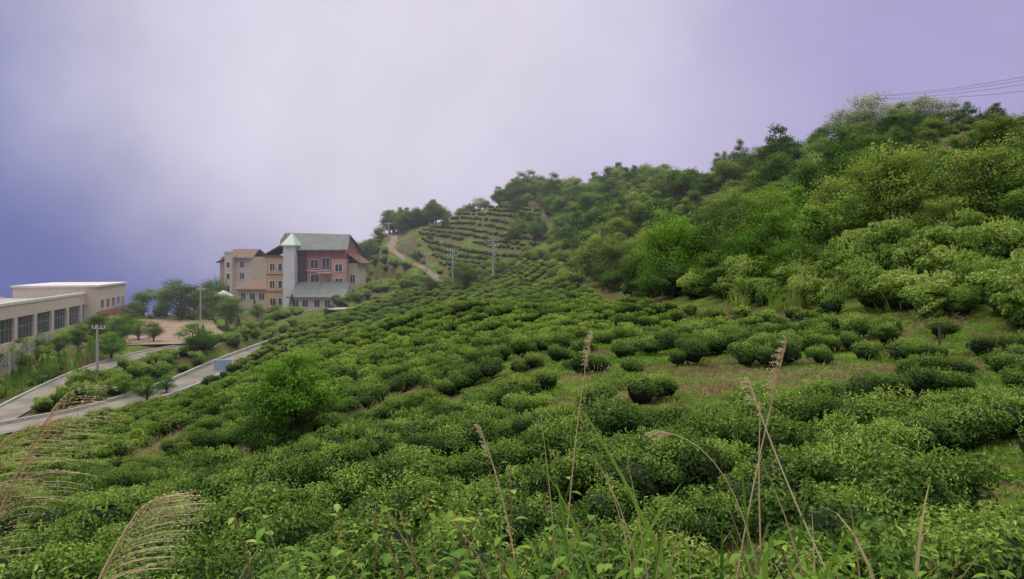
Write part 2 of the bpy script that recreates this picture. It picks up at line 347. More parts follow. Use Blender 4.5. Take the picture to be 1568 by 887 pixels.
me.loops.add(q.size); me.loops.foreach_set('vertex_index',q.ravel().astype(np.int32))
me.polygons.add(len(q)); me.polygons.foreach_set('loop_start',np.arange(0,q.size,4,dtype=np.int32)); me.polygons.foreach_set('use_smooth',np.ones(len(q),bool))
me.update(calc_edges=True); me.validate(); me.materials.append(M['ground']); link(bpy.data.objects.new('ground',me))

def strip(name,P,off0,off1,dz0,dz1,mat,wig=0):
    g=Geo(); n=len(P); V=[]
    for i in range(n):
        t=P[min(i+1,n-1)][:2]-P[max(i-1,0)][:2]; t/=np.linalg.norm(t); nr=np.array([t[1],-t[0]])
        a=P[i][:2]+nr*(off0+rng.normal(0,wig)); c=P[i][:2]+nr*(off1+rng.normal(0,wig))
        if dz0==dz1: V+=[(*a,P[i][2]+dz0),(*c,P[i][2]+dz0)]
        else: V+=[(*a,P[i][2]+dz0),(*a,P[i][2]+dz1),(*c,P[i][2]+dz1),(*c,P[i][2]+dz0)]
    if dz0==dz1: Fc=[(2*i,2*i+1,2*i+3,2*i+2) for i in range(n-1)]
    else: Fc=[(4*i+k,4*i+k+1,4*i+k+5,4*i+k+4) for i in range(n-1) for k in range(3)]
    g.add(V,Fc); return g.obj(name,[mat])
strip('road',road_main,-1.5,1.5,0.05,0.05,M['road'],0.07)
strip('dirt_track',road_track,-0.7,0.7,0.045,0.045,M['track'],0.12)
strip('side_road',road_side,-1.25,1.25,0.07,0.07,M['road'],0.06)
strip('road_kerb',road_main[4:],-1.75,-1.55,-0.1,0.3,M['kerb'])
strip('road_kerb',road_main[16:],1.55,1.75,-0.1,0.2,M['kerb'])
strip('road_kerb',road_side,1.3,1.5,-0.1,0.2,M['kerb'])
mesh_obj('parking_lot',[(*p,lot_z+0.09) for p in lot],[tuple(range(len(lot)))],[M['lot']])

# ------------------------------------------------------------------ variants
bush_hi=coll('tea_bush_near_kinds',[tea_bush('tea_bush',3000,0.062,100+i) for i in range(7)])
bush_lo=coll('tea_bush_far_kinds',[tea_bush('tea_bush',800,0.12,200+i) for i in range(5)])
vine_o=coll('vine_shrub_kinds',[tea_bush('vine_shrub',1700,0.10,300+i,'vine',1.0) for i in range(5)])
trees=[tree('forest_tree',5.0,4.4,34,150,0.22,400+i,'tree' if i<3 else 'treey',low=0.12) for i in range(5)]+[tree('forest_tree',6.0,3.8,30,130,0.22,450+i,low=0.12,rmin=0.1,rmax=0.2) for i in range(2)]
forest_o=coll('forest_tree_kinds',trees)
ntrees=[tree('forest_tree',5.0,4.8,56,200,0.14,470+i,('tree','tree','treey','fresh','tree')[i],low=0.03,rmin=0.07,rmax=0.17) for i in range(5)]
nforest_o=coll('near_forest_tree_kinds',ntrees)
tuft_o=coll('grass_tuft_kinds',[tuft('grass_tuft',36,0.2,0.013,500+i) for i in range(4)]+[tuft('grass_tuft',30,0.2,0.012,510,tb=0.85)])
dry_o=coll('dry_litter_kinds',[tuft('dry_tuft',60,0.3,0.01,515+i,'dry',0.25) for i in range(3)])
reed_o=coll('reed_tuft_kinds',[tuft('reed_tuft',60,1.1,0.03,520+i,tb=0.6,spread=0.25) for i in range(3)])
weed_o=coll('weed_patch_kinds',[weedpatch('weed_patch',150,0.07,530+i) for i in range(4)])

# ------------------------------------------------------------------ tea rows
tea_poly=np.array([(-5,5.2),(-14,3),(-30,18),(-40,42),(-33,50),(-28.5,58),(-26,68),(-24.6,80),(-21.5,93),(-18,101),(-12.5,108),(-8,113),(2,112),(5,95),(7,75),(6.5,58),(9.5,46),(13,33),(13.4,28),(15.5,22),(20,14),(10,4),(5,5.0)],float)
samp=np.array([(-9,14,36),(-2,19,33),(4,10,38),(10,24,-22),(16,17,-20),(7,31,-5),(2,26,34),(0,35,44),(-5,50,52),(-11,75,62),(-3,90,64),(-30,50,70),(-20,30,50),(4,60,60),(3,48,46),(-20,70,64)],float)
def theta(x,y):
    w=1/(((samp[:,0]-x)**2+(samp[:,1]-y)**2)+12)**1.5
    return math.radians((w*samp[:,2]).sum()/w.sum())
holes=[(8.2,25.6,2.0,0.8),(9.5,21.6,5.5,0.6),(5.5,20.0,4.5,0.5),(6.9,9.0,1.2,3.0),(2.6,22.5,0.7,2.0),(-4.5,27.5,2.4,0.8),(-7.4,24,1.9,1.6),(0.5,24,3.0,0.4),(-13.5,32,0.8,5.0)]
def tea_ok(x,y):
    for (cx,cy,rx,ry) in holes:
        if ((x-cx)/rx)**2+((y-cy)/ry)**2<1: return False
    return True
def in_tea(x,y): return inside(np.array([x]),np.array([y]),tea_poly)[0]
def streamlines(ok,dirf,seeds,space,step):
    grid={}; cell=space; pts=[]; q=list(seeds)
    def near(x,y,lid,dmin):
        ci,cj=int(x//cell),int(y//cell)
        for a in (-1,0,1):
            for b in (-1,0,1):
                for (px,py,l) in grid.get((ci+a,cj+b),()):
                    if l!=lid and (px-x)**2+(py-y)**2<dmin*dmin: return True
        return False
    lid=0; head=0
    while head<len(q) and len(pts)<12000:
        sx,sy=q[head]; head+=1
        if not ok(sx,sy) or near(sx,sy,-1,space*0.93): continue
        lid+=1; line=[(sx,sy)]
        for sg in (1,-1):
            x,y=sx,sy
            for k in range(220):
                t=dirf(x,y); x+=sg*step*math.cos(t); y+=sg*step*math.sin(t)
                if not ok(x,y) or near(x,y,lid,space*0.8): break
                line.append((x,y))
        for (x,y) in line:
            grid.setdefault((int(x//cell),int(y//cell)),[]).append((x,y,lid)); pts.append((x,y))
            t=dirf(x,y)
            q.append((x-math.sin(t)*space,y+math.cos(t)*space)); q.append((x+math.sin(t)*space,y-math.cos(t)*space))
    return np.array(pts)
seeds=[(-4,17),(-10,60)]+[(x,y) for x in range(-36,20,6) for y in range(6,112,6)]
T=streamlines(in_tea,theta,seeds,1.72,0.55)
keep=[]
for (x,y) in T:
    gap=math.sin(x*1.7+2.1*math.sin(y*0.9))*math.sin(y*1.3+x*0.6)
    mid=(-1<x<14 and 17<y<34)
    if tea_ok(x,y) and rng.random()>((0.15+0.45*(gap>0.45)) if mid else 0.04+0.35*(gap>0.88)): keep.append((x,y))
T=np.array(keep); T+=rng.normal(0,0.05,T.shape)
D=np.hypot(T[:,0],T[:,1]); sc=rng.normal(1.0,0.12,len(T)).clip(0.65,1.3)
sc=np.where(D>16,sc*0.80,sc*0.93)
zz=H(T[:,0],T[:,1])-0.06
P=np.column_stack([T,zz]); SC=np.stack([sc*1.04,sc*1.04,sc*rng.uniform(0.9,1.15,len(T))],1)
nr=D<34
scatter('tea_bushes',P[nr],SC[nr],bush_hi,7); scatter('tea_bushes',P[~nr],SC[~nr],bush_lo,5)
ter=np.array([(-19,160),(-12.5,136),(-8.5,122),(4,117),(6,130),(5,146),(2,162),(-8,166)],float)
def grad_dir(x,y):
    e=2.0; gx=(base_h(x+e,y)-base_h(x-e,y)); gy=(base_h(x,y+e)-base_h(x,y-e)); return math.atan2(float(gx),-float(gy))-0.22
TT=streamlines(lambda x,y: inside(np.array([x]),np.array([y]),ter)[0] and road_dist(np.array([x]),np.array([y]))[0]>1.5,grad_dir,[(-5,140),(-10,150),(0,125)],1.9,0.7)
gp=np.sin(TT[:,0]*0.5+1.5*np.sin(TT[:,1]*0.3))*np.sin(TT[:,1]*0.4)
TT=TT[rng.random(len(TT))>0.08+0.4*(gp>0.65)]; TT=TT+rng.normal(0,0.1,TT.shape)
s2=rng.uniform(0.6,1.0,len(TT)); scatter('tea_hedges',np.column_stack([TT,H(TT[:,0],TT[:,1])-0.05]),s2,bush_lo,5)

# ------------------------------------------------------------------ ground cover
def pts_in(poly,n):
    lo=poly.min(0); hi=poly.max(0); p=rng.uniform(lo,hi,(n,2)); return p[inside(p[:,0],p[:,1],poly)]
n=13000; dd=4+34*rng.random(n)**1.2; aa=rng.uniform(-0.72,0.72,n); G=np.column_stack([aa*dd,dd])
G=G[(road_dist(G[:,0],G[:,1])>0.3)]
patch=np.sin(G[:,0]*0.9+1.7*np.sin(G[:,1]*0.5))*np.sin(G[:,1]*0.8+G[:,0]*0.3)
right=(G[:,0]>-1)*0.25
G=G[patch+right+rng.normal(0,0.25,len(G))>0.1]
scatter('grass',np.column_stack([G,H(G[:,0],G[:,1])]),rng.uniform(0.35,1.0,len(G)),tuft_o,5,0.15)
n=2800; dd=4+50*rng.random(n)**1.2; aa=rng.uniform(-0.72,0.72,n); G=np.column_stack([aa*dd,dd]); G=G[(road_dist(G[:,0],G[:,1])>0.5)]
scatter('ground_weeds',np.column_stack([G,H(G[:,0],G[:,1])]),rng.uniform(0.4,1.1,len(G)),weed_o,4,0.1)
G=[]
for (cx,cy,rx,ry) in ((9.5,21.4,6,0.6),(5.5,19.9,5,0.5),(0.5,23.7,3.2,0.5),(-7,20.5,2,0.7),(-2.5,13,2,0.5),(3,8.5,1.5,0.8),(14,27.5,2,0.8),(-13.5,32,1,4),(-4,27.5,2.2,0.6)):
    for k in range(int(45*rx*ry)+8): G.append((cx+rng.normal(0,rx*0.5),cy+rng.normal(0,ry*0.5)))
G=np.array(G); scatter('dry_litter',np.column_stack([G,H(G[:,0],G[:,1])]),np.column_stack([rng.uniform(0.6,1.2,len(G))]*2+[rng.uniform(0.3,0.7,len(G))]),dry_o,3,0.3)

# bank of vines and shrubs
bank=np.array([(12.0,46),(14.2,34),(14.6,28.5),(16.8,23),(23.5,14.5),(31,20),(22,31),(17.0,44)],float)
B=pts_in(bank,2000); cl=np.sin(B[:,0]*1.3+np.sin(B[:,1]))*np.sin(B[:,1]*1.1)
B=B[rng.random(len(B))<0.6+0.38*cl]; cl=np.sin(B[:,0]*1.3+np.sin(B[:,1]))*np.sin(B[:,1]*1.1)
bs=rng.uniform(0.7,1.5,len(B))*(1+0.3*cl)
scatter('vine_covered_bank',np.column_stack([B,H(B[:,0],B[:,1])-0.1]),np.column_stack([bs,bs,bs*rng.uniform(0.6,1.35,len(B))]),vine_o,5,0.25)
rb=np.array([(10.5,46),(14.0,34),(14.6,29),(16.5,33),(13.5,44)],float); R=pts_in(rb,90)
scatter('reeds',np.column_stack([R,H(R[:,0],R[:,1])]),rng.uniform(0.7,1.2,len(R)),reed_o,3,0.1)

# forest
fpoly=np.array([(9.0,63),(10.8,47),(12.3,43),(17.5,40.5),(22.0,31),(29,24.5),(36,18),(70,14),(90,60),(70,90),(52,112),(38,140),(24,168),(8,182),(4,165),(6,150),(7,130),(6,116),(7,100),(8,80)],float)
grass_top=np.array([(34,50),(37.5,74),(64,78),(76,40),(45,42)],float)
def poisson(poly,n,rmin):
    c=pts_in(poly,n); out=[]; grid={}
    for p in c:
        k=(int(p[0]//rmin),int(p[1]//rmin)); bad=False
        for a in (-1,0,1):
            for b in (-1,0,1):
                for q in grid.get((k[0]+a,k[1]+b),()):
                    if (q[0]-p[0])**2+(q[1]-p[1])**2<rmin*rmin: bad=True
        if not bad: grid.setdefault(k,[]).append(p); out.append(p)
    return np.array(out)
Fp=poisson(fpoly,9000,2.0); Fp=Fp[~inside(Fp[:,0],Fp[:,1],grass_top)]
fs=0.42+0.62*rng.random(len(Fp))**1.4; fs=np.where(Fp[:,0]>27,fs*0.75,fs); fs=np.where((Fp[:,0]<25)&(Fp[:,1]<72),fs*1.12,fs); nf=Fp[:,1]<72
FF=np.column_stack([Fp,H(Fp[:,0],Fp[:,1])-0.25]); SF=np.column_stack([fs,fs,fs*rng.uniform(0.75,1.2,len(Fp))])
scatter('hillside_forest',FF[nf],SF[nf],nforest_o,5,0.12); scatter('hillside_forest',FF[~nf],SF[~nf],forest_o,7,0.12)
U=pts_in(fpoly,1500); U=U[~inside(U[:,0],U[:,1],grass_top)]
scatter('forest_undergrowth',np.column_stack([U,H(U[:,0],U[:,1])-0.1]),rng.uniform(0.9,1.9,len(U)),vine_o,5,0.2)
rid=[]
for (x0,x1,y0,y1,n,a,b_) in ((-26,-14.5,164,176,26,0.8,1.2),(-3,14,166,178,36,0.8,1.25),(-15,-3,168,176,8,0.3,0.6),(-32,-26,128,160,26,0.5,0.9),(14,30,140,165,30,0.7,1.1),(-1,6,124,158,14,0.4,0.8),(-18,-10,140,162,5,0.3,0.5)):
    for k in range(n): rid.append((rng.uniform(x0,x1),rng.uniform(y0,y1),rng.uniform(a,b_)))
rid=np.array(rid); rid=rid[road_dist(rid[:,0],rid[:,1])>1.5]
scatter('ridge_trees',np.column_stack([rid[:,:2],H(rid[:,0],rid[:,1])-0.2]),rid[:,2],forest_o,7)
sh=[]
for poly,n in ((np.array([(-24,100),(-12,110),(-10,118),(-20,135),(-27,150),(-31,140),(-25,118)],float),200),
               (np.array([(-33,86),(-27,84),(-23,97),(-30,110),(-33,99)],float),60),
               (np.array([(-60,84),(-47,84),(-48,100),(-58,118),(-52,60),(-42,58),(-41,76)],float),170),
               (np.array([(-66,118),(-45,122),(-46,140),(-75,140)],float),90),
               (np.array([(-36,58),(-33,64),(-31,74),(-30,84),(-36,80),(-37.5,70)],float),44),
               (np.array([(6,118),(9,100),(8,82),(5,82),(4,100),(2,118)],float),60),
               (grass_top,170),(np.array([(-15,120),(-5,112),(4,110),(6,118),(-8,122),(-12,128)],float),50),
               (np.array([(-20,165),(-14,132),(-11,122),(-16,140)],float),34)):
    p=pts_in(poly,n*2)[:n]; sh.append(p)
sh=np.concatenate(sh); sh=sh[(road_dist(sh[:,0],sh[:,1])>0.5)&~inside(sh[:,0],sh[:,1],lot)&~inside(sh[:,0],sh[:,1],pad)&~inside(sh[:,0],sh[:,1],pad2)]
ss=rng.uniform(0.6,1.7,len(sh)); ss=np.where(inside(sh[:,0],sh[:,1],grass_top),ss*0.5,ss)
scatter('hillside_shrubs',np.column_stack([sh,H(sh[:,0],sh[:,1])-0.1]),ss,vine_o,5)

# ------------------------------------------------------------------ individual trees
def place(name,proto,u,d,hgt,basis,wide=1.0):
    x=(u-784)/F*d; s=hgt/basis; o=bpy.data.objects.new(name,proto.data); link(o)
    o.location=(x,d,h1(x,d)-0.05); o.scale=(s*wide,s*wide,s); o.rotation_euler=(0,0,rng.uniform(0,6.28)); return o
gt=[tree('garden_tree',5,4.4,30,210,0.16,600+i,'fresh' if i==2 else 'tree',low=0.08) for i in range(3)]
for (u,d,h) in ((220,128,5.0),(275,122,7.0),(255,127,5.5),(322,134,7.0),(352,114,5.0),(336,119,5.2),(298,126,4.6),(205,120,3.5),(198,112,2.8),(330,128,5.0),
                (235,90,2.6),(185,88,3.6),(150,96,3.4),(712,97,3.9),(662,102,2.2),(772,108,2.0),(560,128,3.2),(545,118,2.4),(572,136,3),(395,112,2.8),(505,104,2.0),(120,84,2.6),(60,78,2.4),(30,74,2.6),(90,80,2.4),(135,64,1.8),(100,62,1.6)):
    place('garden_tree',gt[int(rng.integers(0,2))],u,d,h,5)
for (u,d,h) in ((300,80,3.6),(212,92,2.6),(170,80,3.0),(225,64,2.2),(190,66,2.0),(255,67,1.6)): place('garden_tree',gt[2],u,d,h,5,1.25)
ft=tree('young_tree',3.1,3.0,60,230,0.085,650,'fresh',low=0.05,rmin=0.07,rmax=0.17,tb=0.14)
place('young_tree',ft,452,25,3.5,3.1,1.0)
fs_=tree('shrub',1.6,1.8,22,260,0.07,651,'tree',low=0.0,tb=0.1)
for (u,d,h) in ((395,25,1.6),(420,24,1.4),(318,45,1.5),(640,24.5,0.8)): place('shrub',fs_,u,d,h,1.6)
pt=[tree('pale_tree',5.0,4.6,34,90,0.2,660+i,'blossom',low=0.3,trunk=0.025) for i in range(2)]
for (u,d,h) in ((1325,84,5.8),(1290,86,4.6),(1365,82,4.2),(1410,72,4.0),(1440,70,3.4),(735,172,4.0),(715,172,3.0),(890,160,3.5),(1160,98,3.0)): place('pale_tree',pt[int(rng.integers(0,2))],u,d,h,5)
cf=[conifer('conifer',2.6,1.2,1500,0.1,670+i) for i in range(2)]
for (u,d,h) in ((311,93,1.9),(347,94,2.4),(365,96,2.6),(378,99,2.0),(420,106,2.6),(447,109,3.0),(540,112,1.8),(390,118,2.6)): place('conifer',cf[0],u,d,h,2.6)
def hedge_pts(a,b_,n): return [(a[0]+(b_[0]-a[0])*t,a[1]+(b_[1]-a[1])*t) for t in np.linspace(0,1,n)]
hp=hedge_pts((-42.0,82),(-40.9,62),17)
scatter('columnar_hedge',[(x,y,h1(x,y)-0.05) for x,y in hp],np.array([(0.9,0.9,rng.uniform(0.75,1.0)) for _ in hp]),coll('columnar_kinds',[conifer('columnar_shrub',2.6,1.4,1300,0.11,680,'tree')]),1)
hp=hedge_pts((-49,99),(-44,88.5),12)+hedge_pts((-44,119),(-39,107.5),14)+hedge_pts((-39,107),(-33.5,97),12)+hedge_pts((-31.5,95),(-33.5,88),7)+hedge_pts((-38,118),(-32,112),8)
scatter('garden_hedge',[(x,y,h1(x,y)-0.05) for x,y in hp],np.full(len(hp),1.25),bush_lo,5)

# ------------------------------------------------------------------ structures
def empty(name,loc,rz=0):
    e=bpy.data.objects.new(name,None); link(e); e.location=loc; e.rotation_euler=(0,0,rz); e.empty_display_size=1; return e
def part(parent,name,V,Fc,mat):
    o=mesh_obj(name,V,Fc,[mat]); o.parent=parent; return o
BF=[(0,3,2,1),(4,5,6,7),(0,1,5,4),(1,2,6,5),(2,3,7,6),(3,0,4,7)]
def box(parent,name,x0,x1,y0,y1,z0,z1,mat):
    return part(parent,name,[(x0,y0,z0),(x1,y0,z0),(x1,y1,z0),(x0,y1,z0),(x0,y0,z1),(x1,y0,z1),(x1,y1,z1),(x0,y1,z1)],BF,mat)
def window(parent,face,c,a0,a1,z0,z1,nm='window',bars=1,fm=None):
    fm=fm or M['white']; f=0.09
    def bx(n,p0,p1,q0,q1,dep0,dep1,mt):
        if face=='-y': box(parent,n,p0,p1,c-dep1,c-dep0,q0,q1,mt)
        else: box(parent,n,c+dep0,c+dep1,p0,p1,q0,q1,mt)
    bx(nm+'_glass',a0+f,a1-f,z0+f,z1-f,-0.02,0.025,M['glass'])
    bx(nm+'_frame_l',a0,a0+f,z0,z1,-0.02,0.08,fm); bx(nm+'_frame_r',a1-f,a1,z0,z1,-0.02,0.08,fm)
    bx(nm+'_frame_b',a0+f,a1-f,z0,z0+f,-0.02,0.08,fm); bx(nm+'_frame_t',a0+f,a1-f,z1-f,z1,-0.02,0.08,fm)
    for k in range(bars):
        m_=a0+(a1-a0)*(k+1)/(bars+1); bx(nm+'_bar',m_-0.03,m_+0.03,z0+f,z1-f,0.025,0.06,fm)
def slab(parent,name,pts,th,mat):
    n=len(pts); V=[(x,y,z) for x,y,z in pts]+[(x,y,z-th) for x,y,z in pts]
    Fc=[tuple(range(n)),tuple(range(2*n-1,n-1,-1))]+[(i,n+i,n+(i+1)%n,(i+1)%n) for i in range(n)]
    return part(parent,name,V,Fc,mat)
b_=empty('guesthouse_building',(-31.9,125,-7.9),math.radians(-4)); b_.scale=(0.9,0.9,1.0)
box(b_,'tan_wing_wall',-7.2,-3.75,-1,8,-1,8.5,M['tan'])
box(b_,'tan_wing_parapet',-7.35,-3.76,-1.15,8.1,8.5,8.8,M['brown'])
for z in (0.9,3.6,6.3):
    window(b_,'-y',-1.0,-6.6,-5.6,z,z+1.3); window(b_,'-y',-1.0,-5.1,-4.3,z,z+1.3,bars=0)
for z in (3.0,5.7): box(b_,'floor_band',-7.23,-3.77,-1.06,-0.99,z,z+0.18,M['brown'])
box(b_,'stair_tower',-3.7,-1.75,-2.4,1.0,-1,10.2,M['white'])
box(b_,'tower_cap',-4.05,-1.4,-2.75,1.3,10.2,10.42,M['mint'])
part(b_,'tower_roof',[(-4.0,-2.7,10.42),(-1.45,-2.7,10.42),(-1.45,1.25,10.42),(-4.0,1.25,10.42),(-2.72,-0.7,12.3)],[(0,1,4),(1,2,4),(2,3,4),(3,0,4)],M['mint'])
box(b_,'core_wall',-1.73,-0.34,-0.6,6,-1,9.6,M['wood'])
for z in (4.2,5.5,6.8,8.1): window(b_,'-y',-0.6,-1.6,-0.5,z,z+1.1,'stair_window',0,M['wood'])
box(b_,'main_wall_lower',-0.3,6.5,0,8.5,-1,6.4,M['pink'])
box(b_,'main_wall_upper',-0.32,6.52,-0.25,8.5,6.4,9.9,M['red'])
box(b_,'corner_bay',4.3,6.9,-0.9,-0.26,3.2,8.2,M['pink'])
box(b_,'string_course',-0.3,4.28,-0.34,-0.25,6.3,6.5,M['cream'])
window(b_,'-y',-0.25,0.3,1.9,6.7,8.2); window(b_,'-y',0.0,0.3,1.9,4.4,5.9)
window(b_,'-y',-0.9,4.9,6.3,6.2,7.5); window(b_,'-y',-0.9,4.9,6.3,4.0,5.3)
window(b_,'+x',6.52,1,2.6,6.8,8.2); window(b_,'+x',6.52,4.5,6.1,6.8,8.2)
box(b_,'balcony_slab',1.95,4.28,-1.3,-0.35,6.0,6.2,M['cream'])
for k in range(9): box(b_,'balcony_rail_post',1.98+k*0.27,2.02+k*0.27,-1.28,-1.24,6.2,7.0,M['red'])
box(b_,'balcony_handrail',1.95,4.25,-1.3,-1.22,7.0,7.06,M['red'])
window(b_,'-y',-0.25,2.4,3.9,6.55,8.5,'balcony_door',1)
slab(b_,'roof_front',[(-1.7,-1.3,9.7),(7.3,-1.3,9.7),(6.2,4.0,12.2),(-5.6,4.0,12.5)],0.18,M['roof'])
slab(b_,'roof_back',[(-5.6,4.005,12.5),(6.2,4.005,12.2),(7.3,9.3,9.7),(-5.6,9.3,9.9)],0.18,M['roof'])
slab(b_,'roof_left_hip',[(-1.72,-1.3,9.75),(-5.62,4.0,12.5),(-6.4,3.5,11.2),(-5.6,1.2,9.8)],0.16,M['brown'])
part(b_,'gable_right',[(6.5,0,9.9),(6.5,8.4,9.9),(6.1,4,11.9)],[(0,1,2)],M['brown'])
box(b_,'attic_wall',-4.9,-3.76,1.2,8,8.82,9.9,M['wood']); box(b_,'attic_front',-1.73,-0.34,-0.55,6,9.6,9.9,M['brown'])
slab(b_,'left_lean_roof',[(-7.7,-1.4,8.85),(-4.2,-1.5,10.6),(-4.2,6,10.6),(-7.7,6,8.85)],0.16,M['brown'])
box(b_,'annex_wall',6.53,8.2,1.5,7.5,-1,7.6,M['cream']); slab(b_,'annex_roof',[(6.5,0.9,9.2),(9.0,0.9,7.6),(9.0,8,7.6),(6.5,8,9.2)],0.15,M['brown'])
window(b_,'-y',1.5,6.9,7.9,4.4,5.8)
box(b_,'low_wing_wall',-1.6,7.4,-5.2,-1.0,-1.5,2.75,M['cream'])
slab(b_,'low_wing_roof',[(-2.0,-5.9,2.5),(8.3,-5.9,2.5),(7.6,-1.0,4.7),(-1.2,-1.0,4.7)],0.16,M['roof'])
for x in (-1.0,0.6,2.6,4.4): window(b_,'-y',-5.2,x,x+1.1,0.9,2.1)
box(b_,'entrance_door',6.0,6.95,-5.26,-5.19,-0.2,2.1,M['wood'])
box(b_,'ground_arcade',-6.9,-4.0,-1.08,-1.02,-0.3,0.5,M['wood'])
r_=empty('rear_house',(-48.4,141,-3.4),math.radians(-8))
box(r_,'wall',-2.4,2.4,0,6,-8,4.2,M['cream']); box(r_,'side_wall',-3.8,-2.42,0.6,6,-8,3.4,M['pink'])
slab(r_,'roof_front',[(-3.0,-0.8,4.0),(3.0,-0.8,4.0),(2.5,3,5.6),(-2.4,3,5.6)],0.15,M['brown'])
slab(r_,'roof_back',[(-2.4,3.005,5.6),(2.5,3.005,5.6),(3.0,6.8,4.0),(-3.0,6.8,4.0)],0.15,M['brown'])
slab(r_,'side_roof',[(-4.3,0,3.2),(-2.43,0,4.1),(-2.43,6,4.1),(-4.3,6,3.2)],0.12,M['brown'])
box(r_,'round_bay',-2.0,-0.6,-1.2,-0.01,-8,4.9,M['cream']); box(r_,'bay_cap',-2.2,-0.4,-1.4,-0.85,4.9,5.15,M['white'])
for z in (-2.0,0.2,2.2):
    window(r_,'-y',0,0.2,1.2,z,z+1.2); window(r_,'-y',-1.2,-1.7,-0.9,z,z+1.1,bars=0)
x_=empty('garden_outbuilding',(-42.3,131,-6.9),math.radians(-8))
box(x_,'wall',-3,2.2,0,4,-3,2.4,M['cream']); slab(x_,'roof',[(-3.5,-0.7,2.3),(2.6,-0.7,2.3),(2.6,4.4,3.6),(-3.5,4.4,3.6)],0.14,M['brown'])
for k in range(3): window(x_,'-y',0,-2.5+k*1.6,-1.5+k*1.6,0.5,1.7)
# long white factory building at left
ang=math.atan2(66,-16.6)
w_=empty('tea_factory_building',(-48,66,-9.7),ang-math.pi/2)
box(w_,'front_wall_upper',-0.4,0,-6,46,3.7,5.4,M['cream']); box(w_,'front_wall_lower',-0.4,0,-6,46,-1,1.2,M['cream'])
for k in range(9):
    y0=-6+k*6.2; box(w_,'pier',-0.4,0.0,y0,y0+0.9,1.2,3.7,M['cream'])
    y1=min(46,y0+6.2)
    if y1-y0>1.5:
        box(w_,'window_glass',-0.35,-0.28,y0+0.9,y1,1.2,3.7,M['glass'])
        for j in range(4): box(w_,'window_mullion',-0.28,-0.22,y0+0.9+(j+1)*1.06,y0+0.96+(j+1)*1.06,1.2,3.7,M['metal'])
        box(w_,'window_rail',-0.28,-0.22,y0+0.9,y1,2.6,2.66,M['metal'])
box(w_,'wall_band',0.0,0.12,-6,46,5.1,5.4,M['white'])
box(w_,'roof_slab',-10,-0.4,-6,46,4.4,4.65,M['kerb']); box(w_,'back_wall',-10.3,-10,-6,46,-1,4.8,M['cream'])
box(w_,'end_block',-9,1.4,46,64,-1,6.1,M['cream']); box(w_,'end_block_roof',-9.2,1.7,45.7,64.3,6.1,6.35,M['white'])
box(w_,'end_block_base',1.4,1.46,46,64,-1,2.6,M['red'])
box(w_,'roof_vent',-7,-5,10,13,4.65,5.5,M['metal'])
for k in range(5): window(w_,'+x',1.4,48+k*3.2,50.0+k*3.2,2.9,4.3)
# mesh fence below the factory
f_=empty('mesh_fence',(0,0,0))
fp=hedge_pts((-43.2,58),(-47.0,82),13)
for i,(x,y) in enumerate(fp):
    z=h1(x,y); box(f_,'fence_post',x-0.05,x+0.05,y-0.05,y+0.05,z-0.3,z+2.4,M['kerb'])
    if i<len(fp)-1:
        x2,y2=fp[i+1]; z2=h1(x2,y2)
        gg=Geo()
        for k in range(9): gg.tube([(x,y,z+0.15+k*0.27),(x2,y2,z2+0.15+k*0.27)],[0.02,0.02],4)
        for k in range(1,8): 
            t=k/8; gg.tube([(x+(x2-x)*t,y+(y2-y)*t,z+(z2-z)*t+0.15),(x+(x2-x)*t,y+(y2-y)*t,z+(z2-z)*t+2.3)],[0.018,0.018],4)
        o=gg.obj('fence_mesh',[M['kerb']]); o.parent=f_
# utility poles
def pole(u,d,hgt,arms=2):
    x=(u-784)/F*d; g=Geo(); g.tube([(0,0,-0.5),(0,0,hgt*0.5),(0,0,hgt)],[0.15,0.12,0.09],10,0)
    for a in range(arms):
        z=hgt-0.35-a*0.7
        g.tube([(-0.75,0.13,z),(0.75,0.13,z)],[0.05,0.05],4,1)
        for q_ in (-0.68,-0.3,0.3,0.68): g.tube([(q_,0.13,z+0.05),(q_,0.13,z+0.2),(q_,0.13,z+0.27)],[0.03,0.055,0.025],6,2)
    if arms>1: g.tube([(0.25,-0.2,hgt-2.4),(0.25,-0.2,hgt-1.7)],[0.2,0.2],10,1)
    o=g.obj('utility_pole',[M['pole'],M['metal'],M['white']]); o.location=(x,d,h1(x,d)); o.rotation_euler=(0,0,rng.uniform(-0.3,0.3)); return o
poles=[pole(755,104,5.6),pole(693,108,5.2),pole(653,122,3.8,1),pole(621,134,3.8),pole(595,150,3.8,1),pole(307,121,5.2,1),pole(149,72,4.9,1)]
def wire(a,b__,sag,r=0.012,name='overhead_wire'):
    g=Geo(); P=[(a[0]+(b__[0]-a[0])*t,a[1]+(b__[1]-a[1])*t,a[2]+(b__[2]-a[2])*t-4*sag*t*(1-t)) for t in np.linspace(0,1,14)]
    g.tube(P,[r]*14,4); return g.obj(name,[M['cable']])
for i in range(4):
    A=poles[i].location; B_=poles[i+1].location; top=[5.4,5.0,3.6,3.6,3.6]
    for off in (-0.6,0.6): wire((A[0]+off,A[1],A[2]+top[i]),(B_[0]+off,B_[1],B_[2]+top[i+1]),0.4)
px=(1335-784)/F*100; ph=(400-146)/F*100-h1(px,100)
pr=pole(1335,100,ph,1); A=pr.location
for i,(v1,off) in enumerate(((92,-0.7),(98,0.7),(108,-0.3),(124,0.3))):
    wire((A[0]+off,A[1],A[2]+ph-0.1-0.35*(i>1)),S(1720,v1-6,62),0.6,0.017)
s_=empty('roadside_shelter',(-20.2,98.0,h1(-20.2,98.0)),math.radians(35))
for (x,y) in ((-1.8,-1),(1.8,-1),(-1.8,1),(1.8,1)): box(s_,'post',x-0.06,x+0.06,y-0.06,y+0.06,-0.6,0.95,M['wood'])
